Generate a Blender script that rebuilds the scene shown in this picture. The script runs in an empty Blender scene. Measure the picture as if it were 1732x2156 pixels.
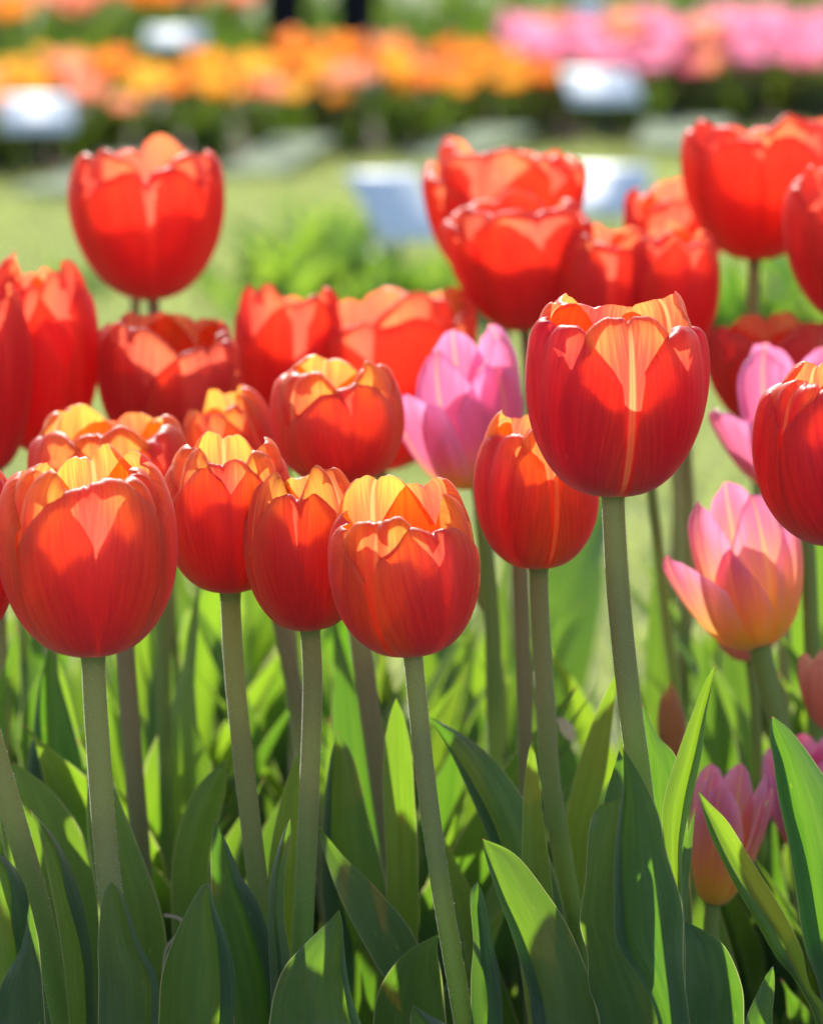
import bpy, math, random
import numpy as np
from mathutils import Vector, noise as mnoise

R = math.radians
random.seed(11)
rng = np.random.default_rng(11)
sc = bpy.context.scene
COL = sc.collection

# ------------------------------------------------------------------ camera, sky, sun, exposure
CAM_Z = 0.70
F_PX = 7157.0                      # focal length in pixels of a 1732 px wide picture
TANP = 1278.0 / F_PX
PITCH = math.atan(TANP)
cam_d = bpy.data.cameras.new('camera')
cam = bpy.data.objects.new('camera', cam_d); COL.objects.link(cam)
cam.location = (0, 0, CAM_Z)
cam.rotation_euler = (math.pi / 2 - PITCH, 0, 0)
cam_d.sensor_fit = 'HORIZONTAL'; cam_d.sensor_width = 24.0
cam_d.lens = F_PX / 1732.0 * 24.0
cam_d.clip_start = 0.05; cam_d.clip_end = 500
cam_d.dof.use_dof = True
cam_d.dof.focus_distance = 1.53
cam_d.dof.aperture_fstop = 6.2
sc.camera = cam

SUN_EL, SUN_AZ = R(29), R(-7)      # azimuth from +Y towards +X; the sun stands behind the flowers
w = bpy.data.worlds.new('World'); sc.world = w; w.use_nodes = True
nt = w.node_tree
sky = nt.nodes.new('ShaderNodeTexSky'); sky.sky_type = 'NISHITA'; sky.sun_disc = False
sky.sun_elevation = SUN_EL; sky.sun_rotation = SUN_AZ
bg = nt.nodes['Background']; bg.inputs['Strength'].default_value = 0.13
nt.links.new(sky.outputs[0], bg.inputs[0])
sun_d = bpy.data.lights.new('sun', 'SUN'); sun_d.energy = 5.0; sun_d.angle = R(0.53); sun_d.color = (1, .955, .88)
sun = bpy.data.objects.new('sun', sun_d); COL.objects.link(sun)
sd = Vector((math.sin(SUN_AZ) * math.cos(SUN_EL), math.cos(SUN_AZ) * math.cos(SUN_EL), math.sin(SUN_EL)))
sun.rotation_euler = sd.to_track_quat('Z', 'Y').to_euler(); sun.location = (0, 6, 6)

sc.view_settings.view_transform = 'Standard'; sc.view_settings.look = 'None'
sc.view_settings.exposure = 0.92; sc.view_settings.gamma = 1
sc.view_settings.use_curve_mapping = False
sc.render.engine = 'CYCLES'
sc.cycles.use_denoising = True
sc.cycles.max_bounces = 7; sc.cycles.diffuse_bounces = 6; sc.cycles.transmission_bounces = 6; sc.cycles.transparent_max_bounces = 5
sc.cycles.use_adaptive_sampling = True; sc.cycles.adaptive_threshold = .02
sc.cycles.sample_clamp_indirect = 6.0
sc.cycles.caustics_reflective = False; sc.cycles.caustics_refractive = False

# ------------------------------------------------------------------ helpers
CP, SP = math.cos(PITCH), math.sin(PITCH)
def at(px, py, Y):
    """point of the place seen at (px, py) of the 1732 px wide picture, Y metres in front of the camera"""
    x = (px - 866.0) / F_PX; y = -(py - 1078.0) / F_PX
    d = Vector((x, CP + y * SP, -SP + y * CP))
    return Vector((0, 0, CAM_Z)) + d * (Y / d.y)
def sc_at(Y): return Y / CP / F_PX       # metres per pixel at distance Y (about)

def tag(o, label=None, cat=None, group=None, kind=None):
    if label: o['label'] = label
    if cat: o['category'] = cat
    if group: o['group'] = group
    if kind: o['kind'] = kind
    return o
def empty(name, loc, label, cat, group=None):
    o = bpy.data.objects.new(name, None); COL.objects.link(o); o.location = loc
    o.empty_display_size = .02
    return tag(o, label, cat, group)
def mesh(name, V, F, mat=None, uv=None, smooth=True):
    me = bpy.data.meshes.new(name)
    V = np.asarray(V, dtype=float)
    me.from_pydata(V.tolist(), [], F if isinstance(F, list) else np.asarray(F).tolist())
    if uv is not None:
        uv = np.asarray(uv, dtype=np.float32)
        li = np.empty(len(me.loops), dtype=np.int32); me.loops.foreach_get('vertex_index', li)
        lay = me.uv_layers.new(name='UVMap'); lay.data.foreach_set('uv', uv[li].ravel())
    if smooth: me.polygons.foreach_set('use_smooth', [True] * len(me.polygons))
    me.update()
    if mat: me.materials.append(mat)
    return me
def link(name, me, parent=None, loc=(0, 0, 0)):
    o = bpy.data.objects.new(name, me); COL.objects.link(o); o.location = loc
    if parent: o.parent = parent
    return o
def part(name, V, F, mat, parent, uv=None, smooth=True):
    """V in world space; stored relative to the thing's base"""
    r = parent
    off = np.array(r.location)
    while r.parent: r = r.parent; off = off + np.array(r.location)
    return link(name, mesh(name, np.asarray(V) - off, F, mat, uv, smooth), parent)
def grid_faces(nu, nv, flip=False):
    i = np.arange(nv - 1)[:, None] * nu + np.arange(nu - 1)[None, :]
    f = np.stack([i, i + 1, i + nu + 1, i + nu], -1).reshape(-1, 4)
    return f[:, ::-1] if flip else f
def sstep(x, a, b):
    t = np.clip((x - a) / (b - a), 0, 1); return t * t * (3 - 2 * t)
def n1(x, seed):                      # smooth 1-d noise, vectorised
    x = np.asarray(x, dtype=float) + seed * 17.31
    i = np.floor(x); f = x - i; f = f * f * (3 - 2 * f)
    h = lambda k: np.modf(np.abs(np.sin(k * 127.1 + seed * 3.7) * 43758.5453))[0] * 2 - 1
    return h(i) * (1 - f) + h(i + 1) * f
def catmull(P, n):
    P = np.asarray(P, dtype=float); k = len(P)
    t = np.linspace(0, k - 1, n); i = np.clip(np.floor(t).astype(int), 0, k - 2); f = (t - i)[:, None]
    g = lambda j: P[np.clip(j, 0, k - 1)]
    a, b, c, d = g(i - 1), g(i), g(i + 1), g(i + 2)
    return .5 * (2 * b + (c - a) * f + (2 * a - 5 * b + 4 * c - d) * f ** 2 + (3 * b - a - 3 * c + d) * f ** 3)
def tube(P, rad, ns=12):
    P = np.asarray(P, dtype=float); n = len(P); rad = np.broadcast_to(np.asarray(rad, dtype=float), (n,))
    T = np.gradient(P, axis=0); T /= np.linalg.norm(T, axis=1)[:, None]
    ref = np.array([0, 1., 0.05]); A = np.cross(T, ref); A /= np.linalg.norm(A, axis=1)[:, None]; B = np.cross(T, A)
    an = np.linspace(0, 2 * np.pi, ns, endpoint=False)
    V = P[:, None, :] + rad[:, None, None] * (np.cos(an)[None, :, None] * A[:, None, :] + np.sin(an)[None, :, None] * B[:, None, :])
    V = V.reshape(-1, 3); F = []
    for j in range(n - 1):
        for k in range(ns):
            F.append([j * ns + k, j * ns + (k + 1) % ns, (j + 1) * ns + (k + 1) % ns, (j + 1) * ns + k])
    F.append(list(range(ns))[::-1]); F.append([(n - 1) * ns + k for k in range(ns)])
    uv = np.stack(np.meshgrid(np.arange(ns) / ns, np.linspace(0, 1, n)), -1).reshape(-1, 2)
    return V, F, uv
def box(c, s, rz=0, rx=0):
    v = []
    for x in (-.5, .5):
        for y in (-.5, .5):
            for z in (-.5, .5):
                p = Vector((x * s[0], y * s[1], z * s[2]))
                p.rotate(__import__('mathutils').Euler((rx, 0, rz))); v.append(tuple(p + Vector(c)))
    f = [[0, 1, 3, 2], [4, 6, 7, 5], [0, 4, 5, 1], [2, 3, 7, 6], [0, 2, 6, 4], [1, 5, 7, 3]]
    return v, f

# ------------------------------------------------------------------ materials
class NB:
    def __init__(s, name):
        s.m = bpy.data.materials.new(name); s.m.use_nodes = True; s.t = s.m.node_tree; s.t.nodes.clear()
        s.out = s.n('ShaderNodeOutputMaterial')
    def n(s, ty, **k):
        o = s.t.nodes.new(ty)
        for a, b in k.items(): setattr(o, a, b)
        return o
    def l(s, a, b): s.t.links.new(a, b)
    def put(s, sock, v):
        if hasattr(v, 'is_output'): s.l(v, sock)
        elif isinstance(v, (tuple, list)) and len(v) == 3 and sock.type == 'RGBA': sock.default_value = (*v, 1)
        else: sock.default_value = v
    def math(s, op, a, b=0.0, c=None, clamp=False):
        o = s.n('ShaderNodeMath', operation=op, use_clamp=clamp)
        s.put(o.inputs[0], a); s.put(o.inputs[1], b)
        if c is not None: s.put(o.inputs[2], c)
        return o.outputs[0]
    def ss(s, x, a, b):
        o = s.n('ShaderNodeMapRange', interpolation_type='SMOOTHSTEP')
        s.put(o.inputs[0], x); s.put(o.inputs[1], a); s.put(o.inputs[2], b); return o.outputs[0]
    def mix(s, f, a, b, mode='MIX'):
        o = s.n('ShaderNodeMix', data_type='RGBA', blend_type=mode)
        s.put(o.inputs[0], f); s.put(o.inputs[6], a); s.put(o.inputs[7], b); return o.outputs[2]
    def uv(s):
        o = s.n('ShaderNodeUVMap'); o.uv_map = 'UVMap'; x = s.n('ShaderNodeSeparateXYZ'); s.l(o.outputs[0], x.inputs[0])
        return o.outputs[0], x.outputs[0], x.outputs[1]
    def noise(s, vec, scale, detail=3, rough=.55, dims=None):
        o = s.n('ShaderNodeTexNoise')
        if vec is not None: s.l(vec, o.inputs['Vector'])
        o.inputs['Scale'].default_value = scale; o.inputs['Detail'].default_value = detail; o.inputs['Roughness'].default_value = rough
        return o.outputs[0]
    def vmul(s, vec, k):
        o = s.n('ShaderNodeVectorMath', operation='MULTIPLY'); s.l(vec, o.inputs[0]); o.inputs[1].default_value = k; return o.outputs[0]
    def rnd(s):
        o = s.n('ShaderNodeObjectInfo'); return o.outputs['Random']
    def vadd(s, vec, val):
        c = s.n('ShaderNodeCombineXYZ'); s.put(c.inputs[2], val)
        o = s.n('ShaderNodeVectorMath', operation='ADD'); s.l(vec, o.inputs[0]); s.l(c.outputs[0], o.inputs[1]); return o.outputs[0]
    def bump(s, h, strength, dist):
        o = s.n('ShaderNodeBump'); s.put(o.inputs['Height'], h); o.inputs['Strength'].default_value = strength; o.inputs['Distance'].default_value = dist
        return o.outputs[0]
    def pbsdf(s, col, rough=.5, spec=.5, normal=None, sheen=0, sheen_rough=.4):
        p = s.n('ShaderNodeBsdfPrincipled'); s.put(p.inputs['Base Color'], col); s.put(p.inputs['Roughness'], rough)
        p.inputs['Specular IOR Level'].default_value = spec
        p.inputs['Sheen Weight'].default_value = sheen; p.inputs['Sheen Roughness'].default_value = sheen_rough
        if normal is not None: s.l(normal, p.inputs['Normal'])
        return p.outputs[0]
    def trans(s, col, normal=None):
        p = s.n('ShaderNodeBsdfTranslucent'); s.put(p.inputs[0], col)
        if normal is not None: s.l(normal, p.inputs['Normal'])
        return p.outputs[0]
    def mixs(s, f, a, b):
        o = s.n('ShaderNodeMixShader'); s.put(o.inputs[0], f); s.l(a, o.inputs[1]); s.l(b, o.inputs[2]); return o.outputs[0]
    def done(s, sh): s.l(sh, s.out.inputs[0]); return s.m

def petal_mat(name, out_c, out_e, in_c, in_e, tr_c, tr_e, base, base_w=.05, stripe=0, stripe_col=(.95, .62, .22), fac=.62, e0=.30, e1=1.0, base_soft=.06, tcol=(1, .06, .04), tpf=.15, keep=0.0):
    b = NB(name); uvv, u, v = b.uv()
    a = b.math('ABSOLUTE', b.math('SUBTRACT', b.math('MULTIPLY', u, 2.0), 1.0))
    uv3 = b.vadd(uvv, b.rnd())
    big = b.noise(b.vmul(uv3, (3, 1.6, 40)), 1.0, 2)
    fine = b.noise(b.vmul(uv3, (75, 2.6, 40)), 1.0, 3, .7)
    mid = b.noise(b.vmul(uv3, (22, 2.0, 40)), 1.0, 3, .6)
    fc = b.n('ShaderNodeCombineXYZ'); sl = b.math('SUBTRACT', b.math('MULTIPLY', a, 30.0), b.math('MULTIPLY', v, 17.0))
    b.l(sl, fc.inputs[0]); b.l(b.math('MULTIPLY', v, 1.5), fc.inputs[1]); b.l(b.math('MULTIPLY', b.rnd(), 40.0), fc.inputs[2])
    feat = b.noise(fc.outputs[0], 1.0, 3, .65)
    # distance to the rim, also nearer the top
    top = b.math('MULTIPLY', b.ss(v, .70, 1.0), .45)
    e = b.math('ADD', b.math('ADD', a, top), b.math('MULTIPLY', b.math('SUBTRACT', big, .5), .55))
    e = b.math('ADD', e, b.math('MULTIPLY', b.math('SUBTRACT', mid, .5), .35))
    e = b.math('ADD', e, b.math('MULTIPLY', b.math('SUBTRACT', feat, .5), .75))
    e = b.ss(e, e0, e1 + .2)
    outc = b.mix(e, out_c, out_e); inc = b.mix(e, in_c, in_e); trc = b.mix(e, tr_c, tr_e)
    trc = b.mix(1.0, trc, b.mix(b.ss(feat, .35, .62), (.87, .80, .77), (1, 1, 1)), 'MULTIPLY')
    veil = b.mix(1.0, trc, b.mix(b.ss(fine, .3, .7), (.84, .76, .72), (1, 1, 1)), 'MULTIPLY')
    # pale rib down the middle
    if stripe:
        sm = b.math('SUBTRACT', 1.0, b.ss(b.math('ADD', a, b.math('MULTIPLY', v, .035)), .035, .085))
        sm = b.math('MULTIPLY', sm, b.ss(v, .05, .3)); sm = b.math('MULTIPLY', sm, stripe)
        line = b.math('SUBTRACT', 1.0, b.ss(a, .006, .018)); sm = b.math('MULTIPLY', sm, b.math('SUBTRACT', 1.0, b.math('MULTIPLY', line, .45)))
        outc = b.mix(sm, outc, stripe_col); inc = b.mix(sm, inc, stripe_col); veil = b.mix(sm, veil, stripe_col)
    bs = b.math('ADD', v, b.math('MULTIPLY', b.math('SUBTRACT', mid, .5), base_soft))
    bm = b.math('SUBTRACT', 1.0, b.ss(bs, base_w * .35, base_w + base_soft * .5))
    outc = b.mix(bm, outc, base); inc = b.mix(bm, inc, base); veil = b.mix(bm, veil, base)
    # small pale blemishes
    sp = b.n('ShaderNodeTexVoronoi'); b.l(b.vmul(uv3, (11, 5, 40)), sp.inputs['Vector']); sp.inputs['Scale'].default_value = 1.0
    spot = b.math('SUBTRACT', 1.0, b.ss(sp.outputs['Distance'], .05, .075)); spot = b.math('MULTIPLY', spot, b.math('GREATER_THAN', b.noise(b.vmul(uv3, (4, 4, 40)), 1.5, 1), .56))
    outc = b.mix(b.math('MULTIPLY', spot, .5), outc, (.95, .6, .4)); veil = b.mix(b.math('MULTIPLY', spot, .5), veil, (1, .62, .3))
    geo = b.n('ShaderNodeNewGeometry')
    col = b.mix(geo.outputs['Backfacing'], outc, inc)
    nrm = b.bump(b.math('ADD', b.math('MULTIPLY', fine, .6), feat), .55, .0009)
    p = b.pbsdf(col, .40, .5, nrm, sheen=.35, sheen_rough=.35)
    fz = b.math('MULTIPLY', b.math('MULTIPLY_ADD', b.ss(v, .08, .55), .60 - keep, .40 + keep), fac)
    tp = b.n('ShaderNodeBsdfTransparent'); b.l(b.mix(.35, veil, tcol), tp.inputs[0])
    return b.done(b.mixs(b.math('MULTIPLY', fz, tpf / .62), b.mixs(fz, p, b.trans(veil)), tp.outputs[0]))

M = {}
M['pA'] = petal_mat('petal orange red', (.66, .075, .10), (.82, .20, .08), (.85, .25, .03), (.95, .55, .06), (.98, .15, .09), (1.0, .48, .09), (.85, .66, .16), e0=.2, keep=.12, base_w=.11)
M['pAi'] = petal_mat('petal orange red ribbed', (.60, .05, .06), (.80, .18, .05), (.9, .32, .04), (.95, .6, .08), (1, .26, .09), (1.0, .55, .09), (.85, .66, .16), keep=.12, base_w=.11, stripe=.7, e0=.12, e1=.8)
M['pD'] = petal_mat('petal deep red', (.52, .045, .095), (.70, .11, .09), (.85, .22, .04), (.95, .5, .07), (.92, .075, .07), (1.0, .28, .09), (.85, .66, .16), e0=.3, e1=1.1, base_w=.11)
M['pDi'] = petal_mat('petal deep red ribbed', (.58, .05, .08), (.78, .16, .08), (.88, .28, .05), (.95, .55, .08), (.98, .15, .08), (1.0, .42, .10), (.85, .66, .16), base_w=.11, stripe=.75, e0=.2, e1=.9)
M['pB'] = petal_mat('petal scarlet', (.82, .08, .09), (.88, .14, .09), (.88, .10, .04), (.9, .16, .04), (1, .19, .11), (1, .32, .12), (.30, .05, .03), base_w=.07, keep=.25, fac=.7, tpf=.18, tcol=(1, .1, .07))
M['pP'] = petal_mat('petal pink', (.85, .30, .50), (.92, .55, .85), (.88, .36, .60), (.95, .58, .88), (.95, .22, .42), (1, .48, .86), (1, .60, .08), base_w=.42, stripe=.75, stripe_col=(1, .60, .25), base_soft=.35, fac=.52, tcol=(1, .3, .45))
M['pR'] = petal_mat('petal pink yellow based', (.85, .30, .50), (.92, .55, .85), (.88, .36, .60), (.95, .58, .88), (.96, .19, .34), (1, .44, .78), (1, .60, .08), base_w=.75, stripe=.75, stripe_col=(1, .60, .25), base_soft=.40, fac=.52, tcol=(1, .3, .45))
M['pO'] = petal_mat('petal apricot', (.85, .20, .03), (.9, .34, .05), (.9, .45, .06), (.95, .55, .08), (1, .30, .05), (1, .62, .08), (.9, .6, .1), base_w=.1)
M['pQ'] = petal_mat('petal rose', (.85, .35, .55), (.92, .58, .80), (.9, .42, .6), (.95, .65, .85), (1, .32, .50), (1, .60, .84), (.9, .55, .4), base_w=.1)
M['pS'] = petal_mat('petal salmon', (.85, .40, .30), (.92, .50, .36), (.9, .5, .35), (.95, .6, .42), (1, .40, .26), (1, .58, .38), (.9, .6, .2), base_w=.1)
M['pY'] = petal_mat('petal amber', (.88, .36, .05), (.92, .50, .08), (.9, .55, .1), (.95, .65, .1), (1, .50, .06), (1, .78, .14), (.9, .6, .1), base_w=.1)
M['bud'] = petal_mat('petal bud olive', (.30, .26, .08), (.40, .34, .10), (.3, .3, .1), (.4, .4, .1), (.45, .42, .06), (.5, .5, .08), (.2, .3, .06), fac=.4)
M['budT'] = petal_mat('petal bud tan', (.55, .30, .12), (.65, .38, .16), (.5, .3, .1), (.6, .4, .1), (.75, .35, .08), (.8, .5, .12), (.7, .22, .06), base_w=.3, base_soft=.3, fac=.45)

def leaf_mat(name, dark, lite, tr1, tr2, fac=.5, edge=True):
    b = NB(name); uvv, u, v = b.uv()
    a = b.math('ABSOLUTE', b.math('SUBTRACT', b.math('MULTIPLY', u, 2.0), 1.0))
    uv3 = b.vadd(uvv, b.rnd())
    vein = b.noise(b.vmul(uv3, (60, 1.5, 40)), 1.0, 3, .6)
    blot = b.ss(b.noise(b.vmul(uv3, (6, 3.2, 40)), 1.0, 4, .65), .33, .67)
    col = b.mix(b.math('ADD', b.math('MULTIPLY', vein, .55), b.math('MULTIPLY', blot, .45)), dark, lite)
    tr = b.mix(b.math('ADD', b.math('MULTIPLY', vein, .5), b.math('MULTIPLY', blot, .5)), tr1, tr2)
    rib = b.math('SUBTRACT', 1.0, b.ss(a, .015, .05)); tr = b.mix(b.math('MULTIPLY', rib, .4), tr, (.10, .22, .02)); col = b.mix(b.math('MULTIPLY', rib, .35), col, (.09, .13, .09))
    r = b.rnd(); tr = b.mix(b.math('MULTIPLY', r, .35), tr, (.42, .55, .03)); 
    # scattered yellow blemishes
    sp = b.n('ShaderNodeTexVoronoi'); b.l(b.vmul(uv3, (7, 11, 40)), sp.inputs['Vector']); sp.inputs['Scale'].default_value = 1.0
    spot = b.math('SUBTRACT', 1.0, b.ss(sp.outputs['Distance'], .04, .13)); spot = b.math('MULTIPLY', spot, b.math('GREATER_THAN', b.noise(b.vmul(uv3, (3, 3, 40)), 1.5, 1), .60))
    col = b.mix(b.math('MULTIPLY', spot, .5), col, (.35, .38, .05)); tr = b.mix(b.math('MULTIPLY', spot, .5), tr, (.8, .75, .1))
    if edge:
        ed = b.ss(a, .955, .985)
        col = b.mix(b.math('MULTIPLY', ed, .8), col, (.45, .42, .28)); tr = b.mix(b.math('MULTIPLY', ed, .6), tr, (.8, .75, .3))
        tp = b.ss(v, .975, .995)
        col = b.mix(tp, col, (.45, .12, .12)); tr = b.mix(tp, tr, (.7, .2, .15))
    nrm = b.bump(b.math('ADD', vein, b.math('MULTIPLY', blot, .6)), .6, .0012)
    p = b.pbsdf(col, .36, .6, nrm, sheen=.3)
    return b.done(b.mixs(fac, p, b.trans(tr)))
M['leaf'] = leaf_mat('tulip leaf', (.022, .054, .040), (.052, .100, .070), (.08, .27, .010), (.22, .44, .02), .40)
M['leafY'] = leaf_mat('tulip leaf light', (.035, .08, .042), (.065, .13, .055), (.17, .39, .012), (.33, .54, .025), .45)
M['weed'] = leaf_mat('weed leaf', (.07, .16, .04), (.12, .22, .05), (.30, .55, .03), (.5, .68, .05), .5, edge=False)
M['dull'] = leaf_mat('bed foliage', (.030, .070, .018), (.05, .10, .025), (.07, .19, .006), (.15, .27, .01), .34, edge=False)
M['dry'] = leaf_mat('withered petal', (.7, .6, .42), (.85, .75, .6), (.7, .6, .4), (.9, .8, .6), .4, edge=False)

def stem_mat(name, c1, c2):
    b = NB(name); uvv, u, v = b.uv()
    g = b.n('ShaderNodeTexCoord')
    nz = b.noise(b.vmul(g.outputs['Object'], (260, 260, 14)), 1.0, 3, .6)
    spk = b.noise(g.outputs['Object'], 1500, 2, .7)
    f = b.math('ADD', b.ss(v, .30, .72), b.math('MULTIPLY', b.math('SUBTRACT', nz, .5), 1.0), clamp=True)
    col = b.mix(f, c1, c2)
    col = b.mix(b.ss(v, .93, .985), col, (.17, .28, .10))
    col = b.mix(b.math('MULTIPLY', b.math('SUBTRACT', spk, .45), .15, clamp=True), col, (.30, .30, .18))
    p = b.pbsdf(col, .5, .4, b.bump(spk, .25, .0004), sheen=.75, sheen_rough=.15)
    return b.done(b.mixs(.30, p, b.trans((.50, .56, .20))))
M['stem'] = stem_mat('stem green brown', (.21, .38, .07), (.36, .33, .14))
M['stemR'] = stem_mat('stem brown', (.24, .28, .12), (.34, .25, .14))
M['stemG'] = stem_mat('stem green', (.20, .36, .07), (.26, .34, .09))
def simple(name, col, rough=.6, spec=.4, var=None, scale=30, bump=0, tr=None, trf=.3):
    b = NB(name); g = b.n('ShaderNodeTexCoord'); nz = b.noise(g.outputs['Object'], scale, 5, .65)
    c = b.mix(nz, col, var) if var else col
    p = b.pbsdf(c, rough, spec, b.bump(nz, .6, bump) if bump else None)
    return b.done(b.mixs(trf, p, b.trans(tr)) if tr else p)
M['hair'] = simple('stem hair', (.85, .88, .85), .5, .5, tr=(.9, .92, .88), trf=.5)
M['soil'] = simple('bed soil', (.035, .024, .016), .95, .2, (.085, .06, .04), 40, .02)
M['ground'] = simple('lawn ground', (.09, .13, .04), .95, .1, (.20, .23, .10), 9, .01)
M['grass'] = simple('grass blade', (.22, .30, .10), .45, .5, (.46, .46, .24), 5, tr=(.50, .57, .17), trf=.42)
M['sign'] = simple('sign plate white', (.84, .86, .90), .62, 1.0, (.74, .77, .82), 20)
M['signdark'] = simple('sign post dark green', (.03, .06, .05), .5, .5, (.04, .07, .05), 20)
M['board'] = simple('weathered board', (.40, .43, .30), 1.0, .0, (.28, .33, .20), 14)
M['cloth'] = simple('black cloth', (.010, .010, .014), .9, .2, (.016, .015, .02), 30)
M['skin'] = simple('skin', (.62, .38, .28), .55, .4, (.66, .42, .32), 20)
M['coat'] = simple('dark jacket cloth', (.03, .035, .05), .9, .2, (.04, .045, .06), 30)
M['shoe'] = simple('shoe leather', (.02, .018, .016), .4, .5, (.03, .03, .03), 30)

# ------------------------------------------------------------------ the setting
def sheet(name, x0, x1, y0, y1, z, mat, nx=2, ny=2, amp=0):
    xs = np.linspace(x0, x1, nx); ys = np.linspace(y0, y1, ny)
    X, Y = np.meshgrid(xs, ys); Z = np.full_like(X, z)
    if amp:
        Z = Z + amp * np.vectorize(lambda a, b: mnoise.noise(Vector((a * 2.3, b * 2.3, 1.7))) + .6 * mnoise.noise(Vector((a * 9, b * 9, .3))))(X, Y)
    me = mesh(name, np.stack([X, Y, Z], -1).reshape(-1, 3), grid_faces(nx, ny), mat)
    o = link(name, me); tag(o, kind='structure'); return o
sheet('ground', -200, 200, -30, 320, -.012, M['ground'])
sheet('near_flower_bed_soil', -1.6, 1.6, .5, 2.72, .012, M['soil'], 60, 45, .012)
def bedY(x): return 9.85 + x * .92            # front edge of the far bed recedes to the right
xs = np.linspace(-3.5, 4.5, 80)
def strip(name, off0, off1, mat):
    V = []; ny = 20
    for t in np.linspace(0, 1, ny):
        for x in xs:
            V.append((x, bedY(x) + off0 + (off1 - off0) * t, .015 + .02 * mnoise.noise(Vector((x * 4, t * 5, 3)))))
    tag(link(name, mesh(name, V, grid_faces(len(xs), ny), mat)), kind='structure')
strip('far_flower_bed_soil', -.02, 2.1, M['soil'])
strip('back_flower_bed_soil', 2.4, 11.5, M['soil'])

# lawn of real blades (one stuff object)
def lawn(name, n, x0, x1, y0, y1, h0, h1, wd, far=None):
    y = y0 + (y1 - y0) * rng.random(n) ** .8
    hw = .35 + y * .17
    x = (rng.random(n) * 2 - 1) * hw + .1
    if far is not None: k = y < bedY(x) - .0; x = x[k]; y = y[k]
    n = len(x)
    h = h0 + (h1 - h0) * rng.random(n); an = rng.random(n) * 2 * np.pi; le = rng.random(n) * .9
    la = rng.random(n) * 2 * np.pi; ww = wd * (.6 + .8 * rng.random(n))
    b = np.stack([x, y, np.full(n, -.012)], -1)
    dx = np.stack([np.cos(an) * ww, np.sin(an) * ww, np.zeros(n)], -1)
    t = b + np.stack([np.cos(la) * le * h, np.sin(la) * le * h, h], -1)
    m = b * .5 + t * .5 + np.stack([np.zeros(n), np.zeros(n), h * .15], -1)
    V = np.stack([b - dx, b + dx, m - dx * .8, m + dx * .8, t], 1).reshape(-1, 3)
    i = np.arange(n) * 5
    F = [list(r) for r in np.stack([i, i + 1, i + 3, i + 2], -1).tolist()] + np.stack([i + 2, i + 3, i + 4], -1).tolist()
    tag(link(name, mesh(name, V, F, M['grass'], smooth=False)), kind='stuff')
lawn('lawn_grass', 90000, 0, 0, 2.70, 11.3, .015, .042, .0022, far=1)

# ------------------------------------------------------------------ tulip flowers
def bez(P, t):
    t = t[..., None]; P = [np.array(p, dtype=float) for p in P]
    return (1 - t) ** 3 * P[0] + 3 * (1 - t) ** 2 * t * P[1] + 3 * (1 - t) * t * t * P[2] + t ** 3 * P[3]
def petal(Rr, H, rt, ang, half=62, ln=1.0, lean=0, outer=True, point=0.0, cleft=.05, curl=.10, crease=.08, wave=.05,
          seed=1, nu=33, nv=38, reflex=0, belly=1.0, bul=.05, foot=.92, corner=.24):
    """one petal as a grid in flower space: z up, ang degrees from the camera side towards +x"""
    U = np.linspace(-1, 1, nu)[None, :]; T = 1 - (1 - np.linspace(0, 1, nv)[:, None]) ** 1.45
    au = np.abs(U)
    jag = (n1(U * 16, seed) * .5 + n1(U * 34, seed + 5) * .5) * .009
    skew = n1(np.array(seed * 1.3), 2) * .09
    vt = 1 - corner * au ** 3.4 * (1 - point) - point * (.62 * au ** 1.25) - cleft * np.exp(-(U / .065) ** 2) + skew * U + jag + .02 * np.exp(-((au - .45) / .22) ** 2) * (1 - point)
    vt = vt / 1.0
    V = T * vt
    P = bez([(.13, 0), (foot * belly, -.02 + (.92 - foot) * .35), (1.24 * belly, .62), (rt, 1)], V)
    r = P[..., 0] * Rr; z = P[..., 1] * H * ln
    if not outer: r = r * .93 + 0 * z
    a = np.radians(half) * (.88 + .14 * np.sin(np.pi * np.clip(V, 0, 1)))
    th = U * a
    d = bul * Rr * (.45 - U ** 2) * sstep(V, .1, .6)
    d = d - crease * Rr * np.exp(-(U / .10) ** 2) * sstep(V, .45, 1) * (1 + .6 * sstep(V, .85, 1))
    d = d + wave * Rr * (n1(U * 2.6, seed + 9) * sstep(V, .35, 1) + .30 * n1(U * 5 + V * 2, seed + 3) * sstep(V, .7, 1) + .06 * n1(U * 22 + V, seed + 4) * sstep(V, .8, 1))
    tip = np.clip((T - .90) / .10, 0, 1.2) * sstep(V, .45, .8)
    lip = curl * Rr * (1 + .5 * n1(U * 3, seed + 21)); d = d - lip * 1.1 * tip ** 1.8; z = z - lip * 1.0 * tip ** 3
    if reflex:
        q = np.clip((V - .45) / .55, 0, 1.2)
        d = d + reflex * Rr * q ** 1.8; z = z - reflex * Rr * .45 * q ** 3
    rr = r + d
    x = rr * np.sin(th); y = -rr * np.cos(th)
    if lean:                              # tip outward round the petal's foot
        c, s = math.cos(R(lean)), math.sin(R(lean)); y0 = -.1 * Rr
        yy, zz = y - y0, z.copy(); y = y0 + yy * c - zz * s; z = zz * c + yy * s
    A = R(ang); X = x * math.cos(A) - y * math.sin(A); Yy = x * math.sin(A) + y * math.cos(A)
    uv = np.stack([np.broadcast_to((U + 1) / 2, V.shape), V], -1).reshape(-1, 2)
    return np.stack([X, Yy, z], -1).reshape(-1, 3), grid_faces(nu, nv), uv
def frame(axis, spin=0):
    z = Vector(axis).normalized(); x = Vector((1, 0, 0)); x = (x - z * x.dot(z)).normalized(); y = z.cross(x)
    return np.array([x, y, z])            # rows
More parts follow.
